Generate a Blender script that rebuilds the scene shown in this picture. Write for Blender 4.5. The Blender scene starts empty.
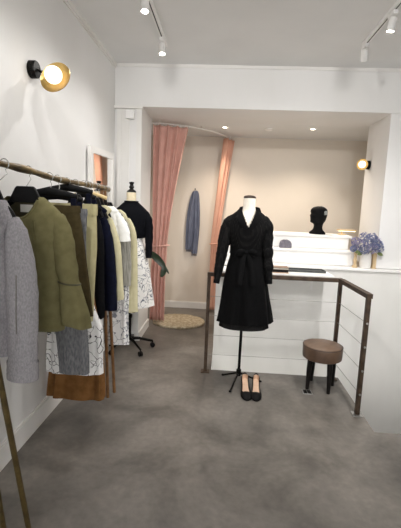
import bpy, math, random
from mathutils import Vector, Matrix, noise
random.seed(7)
PI = math.pi
sc = bpy.context.scene
COL = sc.collection

# ------------------------------------------------------------------ materials
def new_mat(name):
    m = bpy.data.materials.new(name); m.use_nodes = True
    nt = m.node_tree; b = nt.nodes['Principled BSDF']
    return m, nt, b
def lin(c):
    return tuple((v/12.92 if v <= .04045 else ((v+.055)/1.055)**2.4) for v in c)
def rgb(r, g, b): return lin((r/255, g/255, b/255)) + (1,)
def mat(name, c1, c2=None, scale=8, rough=.6, metal=0, bump=0, detail=4, stretch=(1,1,1), bscale=None, sheen=0, lo=.35, hi=.65):
    m, nt, b = new_mat(name); N = nt.nodes; L = nt.links
    b.inputs['Roughness'].default_value = rough; b.inputs['Metallic'].default_value = metal
    if rough>=.78: b.inputs['Specular IOR Level'].default_value = .12
    if sheen: b.inputs['Sheen Weight'].default_value = sheen
    tc = N.new('ShaderNodeTexCoord'); mp = N.new('ShaderNodeMapping'); mp.inputs['Scale'].default_value = stretch
    L.new(tc.outputs['Object'], mp.inputs['Vector'])
    no = N.new('ShaderNodeTexNoise'); no.inputs['Scale'].default_value = scale; no.inputs['Detail'].default_value = detail
    L.new(mp.outputs[0], no.inputs['Vector'])
    cr = N.new('ShaderNodeValToRGB'); cr.color_ramp.elements[0].position = lo; cr.color_ramp.elements[1].position = hi
    cr.color_ramp.elements[0].color = c1; cr.color_ramp.elements[1].color = c2 or c1
    L.new(no.outputs[0], cr.inputs[0]); L.new(cr.outputs[0], b.inputs['Base Color'])
    if bump:
        n2 = N.new('ShaderNodeTexNoise'); n2.inputs['Scale'].default_value = bscale or scale*6; n2.inputs['Detail'].default_value = 3
        L.new(mp.outputs[0], n2.inputs['Vector'])
        bp = N.new('ShaderNodeBump'); bp.inputs['Strength'].default_value = bump; bp.inputs['Distance'].default_value = .01
        L.new(n2.outputs[0], bp.inputs['Height']); L.new(bp.outputs[0], b.inputs['Normal'])
    return m
def emit(name, c, s):
    m, nt, b = new_mat(name)
    b.inputs['Base Color'].default_value = c; b.inputs['Emission Color'].default_value = c; b.inputs['Emission Strength'].default_value = s
    return m
def print_mat(name, base, line, scale, width, blot=None, warp=.35):
    """cloth printed with irregular drawn lines (and a few coloured blots)"""
    m, nt, b = new_mat(name); N = nt.nodes; L = nt.links
    b.inputs['Roughness'].default_value = .75
    tc = N.new('ShaderNodeTexCoord')
    no = N.new('ShaderNodeTexNoise'); no.inputs['Scale'].default_value = scale*.6; no.inputs['Detail'].default_value = 2
    L.new(tc.outputs['Object'], no.inputs['Vector'])
    mx = N.new('ShaderNodeVectorMath'); mx.operation = 'MULTIPLY_ADD'; mx.inputs[1].default_value = (warp,)*3
    L.new(no.outputs['Color'], mx.inputs[0]); L.new(tc.outputs['Object'], mx.inputs[2])
    vo = N.new('ShaderNodeTexVoronoi'); vo.feature = 'DISTANCE_TO_EDGE'; vo.inputs['Scale'].default_value = scale
    L.new(mx.outputs[0], vo.inputs['Vector'])
    cr = N.new('ShaderNodeValToRGB'); cr.color_ramp.elements[0].position = width; cr.color_ramp.elements[1].position = width*1.7
    cr.color_ramp.elements[0].color = line; cr.color_ramp.elements[1].color = base
    L.new(vo.outputs['Distance'], cr.inputs[0])
    # break the lines up
    n2 = N.new('ShaderNodeTexNoise'); n2.inputs['Scale'].default_value = scale*.9
    L.new(tc.outputs['Object'], n2.inputs['Vector'])
    r2 = N.new('ShaderNodeValToRGB'); r2.color_ramp.elements[0].position = .58; r2.color_ramp.elements[1].position = .62
    L.new(n2.outputs[0], r2.inputs[0])
    mix = N.new('ShaderNodeMix'); mix.data_type = 'RGBA'
    L.new(r2.outputs[0], mix.inputs['Factor']); mix.inputs['B'].default_value = base; L.new(cr.outputs[0], mix.inputs['A'])
    out = mix.outputs['Result']
    for (c, pos, sd) in (blot or []):
        n3 = N.new('ShaderNodeTexNoise'); n3.inputs['Scale'].default_value = scale*1.4; n3.inputs['Detail'].default_value = 3; n3.noise_dimensions = '4D'; n3.inputs['W'].default_value = sd
        L.new(tc.outputs['Object'], n3.inputs['Vector'])
        r3 = N.new('ShaderNodeValToRGB'); r3.color_ramp.elements[0].position = pos; r3.color_ramp.elements[1].position = pos+.02
        L.new(n3.outputs[0], r3.inputs[0])
        m3 = N.new('ShaderNodeMix'); m3.data_type = 'RGBA'
        L.new(r3.outputs[0], m3.inputs['Factor']); L.new(out, m3.inputs['A']); m3.inputs['B'].default_value = c
        out = m3.outputs['Result']
    L.new(out, b.inputs['Base Color'])
    return m
def lace_mat(name, dark, dot, scale):
    """black cloth with a fine regular dotted openwork"""
    m, nt, b = new_mat(name); N = nt.nodes; L = nt.links
    b.inputs['Roughness'].default_value = .8; b.inputs['Specular IOR Level'].default_value = .12
    tc = N.new('ShaderNodeTexCoord')
    vo = N.new('ShaderNodeTexVoronoi'); vo.inputs['Scale'].default_value = scale; vo.inputs['Randomness'].default_value = 0
    L.new(tc.outputs['Object'], vo.inputs['Vector'])
    cr = N.new('ShaderNodeValToRGB'); cr.color_ramp.elements[0].position = .22; cr.color_ramp.elements[1].position = .34
    cr.color_ramp.elements[0].color = dot; cr.color_ramp.elements[1].color = dark
    L.new(vo.outputs['Distance'], cr.inputs[0])
    L.new(cr.outputs[0], b.inputs['Base Color'])
    return m

M = {}
M['wall'] = mat('wall_plaster', rgb(221,220,218), rgb(227,226,225), 1.6, .75, bump=.12, bscale=30, stretch=(1,1,.35))
M['ceiling'] = mat('ceiling_paint', rgb(222,222,221), rgb(227,227,226), 2, .85)
M['white'] = mat('white_paint', rgb(232,231,229), rgb(238,237,235), 3, .5)
M['whiteboard'] = mat('white_boarding', rgb(226,225,221), rgb(236,235,232), 2.2, .6, bump=.08, bscale=18, stretch=(1,1,.25))
M['beige'] = mat('alcove_paint', rgb(219,210,198), rgb(224,215,203), 1.5, .8)
M['trim'] = mat('trim_paint', rgb(224,222,218), rgb(229,227,224), 4, .5)
M['groove'] = mat('shadow_gap', rgb(120,116,110), None, 4, .8)
M['black'] = mat('black_cloth', rgb(5,5,6), rgb(10,10,11), 60, .85, bump=.15, bscale=300)
M['blackknit'] = mat('black_knit', rgb(7,8,12), rgb(12,13,20), 90, .9, bump=.3, bscale=240)
M['lace'] = lace_mat('dotted_black_lace', rgb(6,6,7), rgb(44,42,40), 95)
M['sheer'] = mat('sheer_black', rgb(22,22,24), rgb(40,39,38), 120, .8)
M['hanger'] = mat('black_plastic', rgb(7,7,9), rgb(12,12,14), 20, .5)
M['blackmetal'] = mat('black_metal', rgb(20,19,18), rgb(28,27,25), 30, .4, metal=.6)
M['steel'] = mat('wire_steel', rgb(150,150,148), rgb(175,174,170), 30, .35, metal=.9)
M['cable'] = mat('cable_steel', rgb(150,148,142), rgb(165,163,158), 60, .5, metal=.5)
M['brass'] = mat('brass', rgb(178,150,92), rgb(190,162,104), 15, .3, metal=.9)
M['bark'] = mat('bark_brass', rgb(66,54,32), rgb(132,110,68), 30, .5, metal=.25, bump=.5, bscale=60, stretch=(1,.3,1))
M['legbronze'] = mat('bronze_pole', rgb(76,63,35), rgb(100,84,49), 25, .45, metal=.35)
M['litpole'] = mat('lit_bronze_pole', rgb(104,72,40), rgb(128,90,52), 25, .5, metal=.2)  # leg bronze turned orange-brown: light on the far legs put into the colour
M['rail'] = mat('rusty_brown_steel', rgb(62,49,39), rgb(90,74,60), 14, .5, metal=.45, bump=.15, bscale=80)
M['tweed'] = mat('grey_tweed', rgb(138,135,139), rgb(166,163,166), 170, .9, bump=.3, bscale=350, stretch=(1,1,.5), lo=.3, hi=.7)
M['olive'] = mat('olive_wool', rgb(105,100,68), rgb(117,111,78), 25, .9, bump=.15, bscale=400)
M['olivelining'] = mat('dark_olive_lining', rgb(66,62,42), rgb(78,72,50), 25, .7)
M['darkolive'] = mat('dark_olive_cloth', rgb(60,52,32), rgb(72,62,40), 30, .85)
M['greywool'] = mat('grey_wool', rgb(96,97,100), rgb(128,128,130), 110, .9, bump=.3, bscale=300, stretch=(1,1,.3))
M['khaki'] = mat('khaki_cotton', rgb(168,160,122), rgb(180,172,134), 20, .85)
M['charcoal'] = mat('charcoal_cloth', rgb(11,11,13), rgb(18,18,20), 40, .9)
M['navy'] = mat('navy_cloth', rgb(9,12,26), rgb(14,17,36), 40, .85)
M['cream'] = mat('pale_khaki_cloth', rgb(186,179,146), rgb(198,191,158), 20, .85)
M['yellow'] = mat('pale_straw_cloth', rgb(184,177,144), rgb(196,189,156), 20, .85)
M['blouse'] = mat('white_cotton', rgb(228,228,226), rgb(238,238,236), 30, .8, bump=.2, bscale=40)
M['ribgrey'] = mat('grey_rib_knit', rgb(120,118,110), rgb(164,162,154), 60, .9, stretch=(3,3,.2))
M['rust'] = mat('rust_brown_cloth', rgb(104,71,38), rgb(124,87,50), 18, .85)
M['print'] = print_mat('ink_line_print', rgb(226,225,224), rgb(30,30,36), 8.5, .022, None, .8)
M['floral'] = print_mat('sketch_print', rgb(226,224,221), rgb(96,100,112), 13, .028, [(rgb(40,42,52), .66, 3.1), (rgb(196,120,92), .69, 8.3), (rgb(150,152,158), .64, 5.7)])
M['paleprint'] = print_mat('pale_print', rgb(224,223,222), rgb(120,122,130), 12, .028)
M['tag'] = mat('white_tag', rgb(214,212,204), rgb(222,220,212), 40, .7)
M['manneq'] = mat('cream_linen', rgb(222,208,178), rgb(232,219,190), 60, .8)
M['manneqwhite'] = mat('white_linen', rgb(226,218,204), rgb(236,228,215), 60, .8)
M['darkwood'] = mat('dark_wood', rgb(44,32,26), rgb(66,48,38), 18, .4, stretch=(1,1,6))
M['blackwood'] = mat('black_wood', rgb(15,13,12), rgb(24,21,19), 18, .4)
M['palewood'] = mat('pale_wood', rgb(198,172,120), rgb(214,190,140), 10, .5, stretch=(1,6,6))
M['tanwood'] = mat('tan_wood', rgb(186,160,122), rgb(206,182,144), 10, .55, stretch=(6,6,1))
M['pink'] = mat('dusty_pink_velvet', rgb(205,163,151), rgb(214,173,161), 6, .85)
M['peach'] = mat('peach_velvet', rgb(216,166,144), rgb(224,175,153), 6, .85)
M['scarf'] = mat('slate_blue_wool', rgb(88,94,112), rgb(108,114,132), 30, .9, stretch=(1,1,.2))
M['rug'] = mat('natural_shag', rgb(150,136,112), rgb(190,177,154), 28, .95, bump=1, bscale=70)
M['leather'] = mat('brown_leather', rgb(80,61,48), rgb(104,82,65), 9, .45, bump=.1, bscale=120)
M['seam'] = mat('leather_seam', rgb(66,50,40), None, 9, .6)
M['suede'] = mat('black_suede', rgb(8,7,7), rgb(14,12,12), 60, .75)
M['nude'] = mat('nude_insole', rgb(192,158,132), rgb(206,174,148), 20, .6)
M['petal'] = mat('blue_petal', rgb(86,98,148), rgb(158,166,202), 26, .7)
M['petal2'] = mat('lilac_petal', rgb(100,96,148), rgb(184,180,210), 26, .7)
M['leaf'] = mat('dark_leaf', rgb(14,26,15), rgb(30,46,26), 20, .4)
M['flowerleaf'] = mat('sage_leaf', rgb(84,96,52), rgb(112,124,74), 20, .6)
M['vase'] = mat('white_ceramic', rgb(222,220,216), rgb(232,230,226), 6, .3)
M['notebook'] = mat('brown_card', rgb(128,104,86), rgb(146,122,102), 20, .6)
M['traydark'] = mat('dark_slate', rgb(52,54,54), rgb(74,77,76), 30, .35)
M['felt'] = mat('grey_lilac_felt', rgb(104,101,110), rgb(124,121,130), 60, .9)
M['headblack'] = mat('matte_black_bust', rgb(4,4,5), rgb(7,7,8), 20, .8)
M['silverband'] = mat('silver_cloth', rgb(120,124,122), rgb(166,169,166), 120, .55, bump=.3, bscale=200)
M['trackslot'] = mat('track_slot', rgb(46,44,42), None, 10, .6)
M['globe'] = emit('lit_globe', (1, .93, .8, 1), 1.1)
M['lens'] = emit('lit_lens', (1, .93, .82, 1), 30)
M['warmlens'] = emit('warm_lens', (1, .82, .6, 1), 25)
M['lampglow'] = emit('lit_strip', (1, .88, .55, 1), 2.2)
# floor : polished concrete
def concrete():
    m, nt, b = new_mat('polished_concrete'); N = nt.nodes; L = nt.links
    tc = N.new('ShaderNodeTexCoord')
    n1 = N.new('ShaderNodeTexNoise'); n1.inputs['Scale'].default_value = 1.7; n1.inputs['Detail'].default_value = 7; n1.inputs['Roughness'].default_value = .62; n1.inputs['Distortion'].default_value = .5
    n2 = N.new('ShaderNodeTexNoise'); n2.inputs['Scale'].default_value = 26; n2.inputs['Detail'].default_value = 4
    L.new(tc.outputs['Object'], n1.inputs['Vector']); L.new(tc.outputs['Object'], n2.inputs['Vector'])
    cr = N.new('ShaderNodeValToRGB'); e = cr.color_ramp.elements
    e[0].position = .35; e[0].color = rgb(79,75,70); e[1].position = .66; e[1].color = rgb(126,120,113)
    L.new(n1.outputs[0], cr.inputs[0])
    r2 = N.new('ShaderNodeValToRGB'); r2.color_ramp.elements[0].position = .3; r2.color_ramp.elements[1].position = .75
    r2.color_ramp.elements[0].color = (.86,.86,.86,1); r2.color_ramp.elements[1].color = (1.1,1.1,1.1,1)
    L.new(n2.outputs[0], r2.inputs[0])
    mx = N.new('ShaderNodeMix'); mx.data_type = 'RGBA'; mx.blend_type = 'MULTIPLY'; mx.inputs['Factor'].default_value = 1
    L.new(cr.outputs[0], mx.inputs['A']); L.new(r2.outputs[0], mx.inputs['B']); L.new(mx.outputs['Result'], b.inputs['Base Color'])
    rr = N.new('ShaderNodeMapRange'); rr.inputs['To Min'].default_value = .34; rr.inputs['To Max'].default_value = .56
    L.new(n1.outputs[0], rr.inputs['Value']); L.new(rr.outputs[0], b.inputs['Roughness'])
    return m
M['floor'] = concrete()
for k in ('hanger','suede','headblack','blackwood','blackmetal'): M[k].node_tree.nodes['Principled BSDF'].inputs['Specular IOR Level'].default_value = .18
def mirror_mat():
    m, nt, b = new_mat('mirror_glass'); b.inputs['Base Color'].default_value = (.86,.85,.84,1); b.inputs['Metallic'].default_value = 1; b.inputs['Roughness'].default_value = .02
    return m
M['mirror'] = mirror_mat()
def glass_mat():
    m, nt, b = new_mat('window_glass'); N = nt.nodes; L = nt.links
    t = N.new('ShaderNodeBsdfTransparent'); g = N.new('ShaderNodeBsdfGlossy'); g.inputs['Roughness'].default_value = .02
    mx = N.new('ShaderNodeMixShader'); mx.inputs[0].default_value = .06
    L.new(t.outputs[0], mx.inputs[1]); L.new(g.outputs[0], mx.inputs[2])
    L.new(mx.outputs[0], N['Material Output'].inputs['Surface']); return m
M['glass'] = glass_mat()

# ------------------------------------------------------------------ geometry
class G:
    def __init__(s): s.v = []; s.f = []
    def add(s, vs, fs):
        o = len(s.v); s.v += [Vector(v) for v in vs]; s.f += [tuple(i+o for i in f) for f in fs]; return s
    def box(s, x0, x1, y0, y1, z0, z1):
        vs = [(x,y,z) for z in (z0,z1) for y in (y0,y1) for x in (x0,x1)]
        return s.add(vs, [(0,2,3,1),(4,5,7,6),(0,1,5,4),(2,6,7,3),(0,4,6,2),(1,3,7,5)])
    def bevbox(s, x0, x1, y0, y1, z0, z1, b=.004):
        """box with chamfered vertical and top edges"""
        def ring(i, z): 
            a0,a1,c0,c1 = x0+i,x1-i,y0+i,y1-i
            return [(a0+b,c0,z),(a1-b,c0,z),(a1,c0+b,z),(a1,c1-b,z),(a1-b,c1,z),(a0+b,c1,z),(a0,c1-b,z),(a0,c0+b,z)]
        return s.rings([ring(b,z0), ring(0,z0+b), ring(0,z1-b), ring(b,z1)])
    def obox(s, c, ax, ay, az, hx, hy, hz):
        c=Vector(c); vs=[c+ax*(i*hx)+ay*(j*hy)+az*(k*hz) for k in (-1,1) for j in (-1,1) for i in (-1,1)]
        return s.add(vs, [(0,2,3,1),(4,5,7,6),(0,1,5,4),(2,6,7,3),(0,4,6,2),(1,3,7,5)])
    def rings(s, rs, cap0=True, cap1=True, skip=None):
        n=len(rs[0]); vs=[p for r in rs for p in r]; fs=[]
        for i in range(len(rs)-1):
            for j in range(n):
                k=(j+1)%n
                q=(i*n+j, i*n+k, (i+1)*n+k, (i+1)*n+j)
                if skip:
                    c=sum((Vector(vs[a]) for a in q), Vector())/4
                    if skip(c): continue
                fs.append(q)
        if cap0: fs.append(tuple(range(n-1,-1,-1)))
        if cap1: fs.append(tuple(range((len(rs)-1)*n, len(rs)*n)))
        return s.add(vs, fs)
    def tube(s, path, r, n=10, ell=1.0, ref=None, caps=True):
        """round tube along a path; ell flattens it along ref"""
        P=[Vector(p) for p in path]; m=len(P)
        rr=[r]*m if not isinstance(r,(list,tuple)) else list(r)
        rs=[]; u=None
        for i in range(m):
            t=(P[min(i+1,m-1)]-P[max(i-1,0)]).normalized()
            if ref is not None:
                a=t.cross(ref).normalized(); b=a.cross(t).normalized()
            else:
                if u is None:
                    u=Vector((0,0,1)) if abs(t.z)<.9 else Vector((1,0,0))
                a=(u-t*u.dot(t)).normalized(); u=a; b=t.cross(a)
            rs.append([P[i]+a*(rr[i]*math.cos(2*PI*j/n))+b*(rr[i]*ell*math.sin(2*PI*j/n)) for j in range(n)])
        return s.rings(rs, caps, caps)
    def lathe(s, prof, c, axis=(0,0,1), n=20, cap=True):
        """profile [(radius, height)] about an axis through c"""
        c=Vector(c); A=Vector(axis).normalized(); u=Vector((1,0,0)) if abs(A.x)<.9 else Vector((0,1,0))
        u=(u-A*u.dot(A)).normalized(); w=A.cross(u)
        rs=[[c+A*h+(u*math.cos(2*PI*j/n)+w*math.sin(2*PI*j/n))*max(r,1e-4) for j in range(n)] for r,h in prof]
        return s.rings(rs, cap, cap)
    def ball(s, c, r, n=16, m=10):
        rx,ry,rz = r if isinstance(r,(tuple,list)) else (r,r,r)
        c=Vector(c); rs=[]
        for i in range(m+1):
            t=-PI/2+PI*min(max(i/m,.02),.98)
            rs.append([c+Vector((rx*math.cos(t)*math.cos(2*PI*j/n), ry*math.cos(t)*math.sin(2*PI*j/n), rz*math.sin(t))) for j in range(n)])
        return s.rings(rs)
    def sheet(s, fn, nu, nv):
        vs=[fn(i/nu, j/nv) for j in range(nv+1) for i in range(nu+1)]
        fs=[(j*(nu+1)+i, j*(nu+1)+i+1, (j+1)*(nu+1)+i+1, (j+1)*(nu+1)+i) for j in range(nv) for i in range(nu)]
        return s.add(vs, fs)
    def merge(s, o): return s.add(o.v, o.f)

def cr_interp(keys, n):
    """resample key rows (first column is the running value) with smooth interpolation"""
    out=[]; m=len(keys)
    for i in range(n+1):
        t=i/n*(m-1); k=min(int(t), m-2); f=t-k
        p=[keys[max(k-1,0)], keys[k], keys[k+1], keys[min(k+2,m-1)]]
        row=[]
        for c in range(len(keys[0])):
            a,b,d,e=(q[c] for q in p)
            m1=(d-a)/2; m2=(e-b)/2
            # limit overshoot
            if (d-b)==0: m1=m2=0
            else:
                m1=max(min(m1/(d-b),3),0)*(d-b); m2=max(min(m2/(d-b),3),0)*(d-b)
            f2=f*f; f3=f2*f
            row.append((2*f3-3*f2+1)*b+(f3-2*f2+f)*m1+(-2*f3+3*f2)*d+(f3-f2)*m2)
        out.append(row)
    return out
def smooth_path(pts, n): return [Vector(r) for r in cr_interp([tuple(p) for p in pts], n)]
def body(keys, nz=36, n=64, p=2.4, folds=0, amp=0, seed=0, top=False, bottom=False, skip=None, amp0=None):
    """cloth body: key rows (z, cx, cy, hx, hy) bottom to top; folds deepen towards the hem"""
    rows=cr_interp(keys, nz); z0=keys[0][0]; z1=keys[-1][0]; rs=[]
    for (z,cx,cy,hx,hy) in rows:
        t=1-(z-z0)/(z1-z0); ring=[]
        a_=amp*max(0,t-.15)/.85 if amp0 is None else amp0+(amp-amp0)*t
        for j in range(n):
            th=2*PI*j/n
            c,s_=math.cos(th),math.sin(th)
            x=hx*math.copysign(abs(c)**(2/p),c); y=hy*math.copysign(abs(s_)**(2/p),s_)
            w=a_*(math.sin(folds*th+seed+.9*math.sin(2*th+seed*2))+.45*math.sin((folds*1.7)//1*th+seed*3))
            k=noise.noise(Vector((x*6+seed*3,y*6,z*5)))*.006
            sx=w+k; ll=math.hypot(c/max(hx,.01), s_/max(hy,.01)) or 1
            nx,ny=(c/max(hx,.01))/ll,(s_/max(hy,.01))/ll
            zz=z+ (0 if not amp else .25*w*(t**6))
            ring.append((cx+x+nx*sx, cy+y+ny*sx, zz))
        rs.append(ring)
    return G().rings(rs, bottom, top, skip)
def limb(pts, rad, n=18, m=20, ell=.8, ref=(0,1,0), caps=True, wr=.004, seed=0):
    """sleeve: smooth tapered tube with slight creases"""
    rows=cr_interp([tuple(p)+(r,) for p,r in zip(pts,rad)], m)
    P=[Vector(r[:3]) for r in rows]; R=[r[3]+wr*noise.noise(Vector((seed+i*.55,seed*2.3,0)))*1.6 for i,r in enumerate(rows)]
    return G().tube(P, R, n, ell, Vector(ref), caps)

def obj(name, g, m, parent=None, smooth=True, label=None, sub=0, auto=40):
    off=Vector((0,0,0)); q=parent
    while q is not None: off+=q.location; q=q.parent
    me=bpy.data.meshes.new(name); me.from_pydata([tuple(v-off) for v in g.v], [], g.f)
    me.materials.append(m); me.update()
    if smooth:
        me.shade_smooth()
        if auto: me.set_sharp_from_angle(angle=math.radians(auto))
    o=bpy.data.objects.new(name, me); COL.objects.link(o)
    if parent is not None: o.parent=parent
    if sub:
        s=o.modifiers.new('sub','SUBSURF'); s.levels=sub; s.render_levels=sub
    if label: o['label']=label
    return o
def fixn(o):
    import bmesh
    bm=bmesh.new(); bm.from_mesh(o.data); bmesh.ops.recalc_face_normals(bm, faces=bm.faces); bm.to_mesh(o.data); bm.free(); return o
def thing(name, label, cat, loc, group=None):
    o=bpy.data.objects.new(name, None); o.empty_display_size=.1; COL.objects.link(o)
    o.location=loc; o['label']=label; o['category']=cat
    if group: o['group']=group
    return o
def tag(o, label, cat, group=None, kind=None):
    o['label']=label; o['category']=cat
    if group: o['group']=group
    if kind: o['kind']=kind
    return o
def struct(name, g, m, smooth=False):
    o=obj(name, g, m, None, smooth); o['kind']='structure'; return o

# ------------------------------------------------------------------ room shell
XL, YB, ZC, ZA = -1.20, 5.78, 2.95, 2.53       # left wall, back wall, ceiling, alcove ceiling
YF, XR = -2.6, 2.5                              # shop front behind the viewer, right wall
BY = 4.2                                        # face of the beam
g=G(); g.box(XL,XR,YF,2.62,-.2,0).box(XL,1.12,2.62,3.52,-.2,0).box(XL,-.06,3.52,YB,-.2,0).box(-.06,XR,4.2,YB,-.2,0)
struct('floor', g, M['floor'])
struct('ceiling', G().box(XL,XR,YF,BY,ZC,ZC+.12), M['ceiling'])
struct('wall_left', G().box(XL-.15,XL,YF,YB,-.2,ZC+.12), M['wall'])
struct('wall_right', G().box(XR,XR+.15,YF,YB,-2.6,ZC+.12), M['wall'])
g=G().box(XL,XR,BY,4.86,ZA,ZC+.12)              # the beam
struct('wall_beam', g, M['wall'])
struct('ceiling_alcove', G().box(XL,XR,4.86,YB,ZA,ZA+.12), M['ceiling'])
struct('wall_back', G().box(XL,XR,YB,YB+.15,-.2,ZA+.12), M['beige'])
struct('wall_stub', G().box(XL,-.91,BY,4.74,0,ZA), M['wall'])
struct('wall_pillar', G().box(1.63,XR,BY+.02,4.84,.95,ZA), M['wall'])
# shop front behind the viewer: a glazed opening that lets daylight in
g=G().box(XL,XR,YF-.15,YF,2.6,ZC+.12).box(XL,XR,YF-.15,YF,-.2,.25).box(XL,XL+.25,YF-.15,YF,.25,2.6).box(XR-.25,XR,YF-.15,YF,.25,2.6)
struct('wall_front', g, M['wall'])
w=struct('window_1', G().box(XL+.25,XL+.31,YF-.1,YF-.04,.25,2.6).box(XR-.31,XR-.25,YF-.1,YF-.04,.25,2.6).box(XL+.31,XR-.31,YF-.1,YF-.04,.25,.31).box(XL+.31,XR-.31,YF-.1,YF-.04,2.54,2.6).box(.6,.66,YF-.1,YF-.04,.31,2.54), M['blackmetal'])
obj('window_pane', G().box(XL+.31,.6,YF-.075,YF-.065,.31,2.54).box(.66,XR-.31,YF-.075,YF-.065,.31,2.54), M['glass'], w, False)
# stairwell lining: half wall behind the railing, topped by a ledge
struct('wall_stairwell', G().box(-.06,XR,4.15,4.25,-2.6,.92), M['whiteboard'])
struct('trim_5', G().bevbox(-.07,XR,4.13,4.32,.92,.945,.004), M['white'])
struct('wall_stairside', G().box(-.12,-.052,3.525,4.15,-2.6,-.004), M['whiteboard'])
struct('wall_stairedge', G().box(1.06,1.12,2.62,3.46,-2.6,-.2).box(1.06,XR,2.56,2.62,-2.6,-.2).box(-.06,1.12,3.46,3.52,-2.6,-.2), M['whiteboard'])
g=G()
for i in range(6): g.box(1.12,XR,2.62+i*.25,2.62+(i+1)*.25+.02,-.2-i*.19-.19,-.19-i*.19)
struct('stairs', g, M['floor'])
# skirtings and mouldings
def skirting_x(name, x0, x1, y, h=.1, d=.014, m='trim'):
    return struct(name, G().box(x0,x1,y-d,y,0,h-.012).box(x0,x1,y-d*.6,y,h-.012,h), M[m])
struct('baseboard_left', G().box(XL,XL+.016,YF,BY,0,.13).box(XL,XL+.01,YF,BY,.13,.145), M['trim'])
skirting_x('baseboard_back', XL, -.06, YB)
struct('baseboard_stub', G().box(XL,-.896,BY-.014,BY,0,.1).box(-.91,-.896,BY,4.754,0,.1), M['trim'])
struct('trim_1', G().box(XL,XL+.02,YF,BY,ZC-.035,ZC).box(XL,XL+.012,YF,BY,ZC-.05,ZC-.035), M['trim'])
struct('trim_2', G().box(XL,XR,BY-.012,BY,ZC-.03,ZC), M['trim'])
struct('trim_3', G().box(XL+.03,XL+.075,BY-.02,BY,0,2.5).box(XL+.075,XL+.16,BY-.01,BY,0,2.5).box(-.965,-.91,BY-.012,BY,0,ZA), M['trim'])
struct('trim_4', G().box(XL,-.9,BY-.03,BY,ZA-.025,ZA), M['trim'])
tag(obj('junction_box', G().bevbox(-1.075,-.985,BY-.045,BY-.008,2.4,2.49,.004), M['white']), 'small white junction box high on the white wall stub beside the pink curtain', 'box')

# ------------------------------------------------------------------ lights overhead
def spot_light(name, loc, aim, power, size=75, blend=.7, col=(1,.98,.955), rad=.035):
    l=bpy.data.lights.new(name,'SPOT'); l.energy=power; l.spot_size=math.radians(size); l.spot_blend=blend; l.color=col; l.shadow_soft_size=rad
    o=bpy.data.objects.new(name,l); COL.objects.link(o); o.location=loc
    o.rotation_euler=(Vector(aim)-Vector(loc)).to_track_quat('-Z','Y').to_euler(); return o
def track(x, y0, y1, label):
    t=thing('light_track', label, 'light track', (x,(y0+y1)/2,ZC), 'ceiling light tracks')
    g=G().box(x-.017,x-.005,y0,y1,ZC-.032,ZC).box(x+.005,x+.017,y0,y1,ZC-.032,ZC).box(x-.005,x+.005,y0,y1,ZC-.012,ZC).box(x-.017,x+.017,y1,y1+.006,ZC-.032,ZC)
    obj('track_profile', g, M['white'], t, False)
    obj('track_slot', G().box(x-.005,x+.005,y0,y1-.02,ZC-.03,ZC-.012), M['trackslot'], t, False, label='dark power slot')
    return t
def spot(x, y, aim, label, power, lit=True, size=75, drop=.05, blend=.7):
    c=Vector((x,y,ZC-.032)); t=thing('track_spotlight', label, 'spotlight', tuple(c), 'track spotlights')
    obj('adapter', G().bevbox(x-.017,x+.017,y-.05,y+.05,ZC-.062,ZC-.0325,.003), M['white'], t, False)
    h=Vector((x,y,ZC-.062-drop)); d=(Vector(aim)-h).normalized()
    obj('stem', G().tube([(x,y,ZC-.0625),(x,y,h.z)], .009, 10), M['white'], t)
    g=G().lathe([(.022,-.045),(.026,-.04),(.028,.04),(.026,.045),(.0235,.043),(.022,.03)], h, d, 22)
    obj('lamp_head', g, M['white'], t)
    obj('lens', G().lathe([(.0225,.034),(.0225,.040)], h, d, 20), M['lens'] if lit else M['vase'], t, label='glowing lens' if lit else None)
    if lit: spot_light('spot_beam', h+d*.06, aim, power, size, blend)
    return t
TXL, TXR = -.6, 1.11
track(TXL, -1.4, 3.68, 'white ceiling track with dark slot above the clothes rack, left of the two')
track(TXR, -1.4, 3.62, 'white ceiling track with dark slot over the stair railing, right of the two')
spot(TXL, 3.52, (-.45,3.0,.0), 'white lit spotlight at the far end of the left ceiling track', 26, size=150, blend=1)
spot(TXL, 2.80, (-.55,2.3,.0), 'white lit spotlight second from the far end of the left ceiling track', 22, size=150, blend=1)
spot(TXL, 2.0, (-.7,1.7,.0), 'white spotlight added out of view on the left track, above the grey coat', 20, size=140, blend=1)  # head above the view, added for more light
spot(TXR, 3.03, (.75,3.3,.0), 'white lit spotlight shining on the right ceiling track', 60, size=140, blend=1)
spot(TXR, 3.58, (1.6,4.6,1.2), 'white unlit spotlight hanging at the far end of the right ceiling track', 0, lit=False)
spot(TXR, 2.1, (.6,4.0,.5), 'white spotlight added out of view on the right track, above the bare floor', 60, size=100)  # unseen head, added to brighten the room
spot(TXR, 1.0, (.3,4.4,1.0), 'unseen white spotlight added on the right track nearest the shop window', 60, size=90)  # added lamp out of view, throws extra light towards the back
spot(TXL, .8, (.3,4.6,1.2), 'unseen white spotlight added on the left track nearest the shop window', 60, size=90)  # likewise added unseen, extra light towards the alcove

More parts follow.
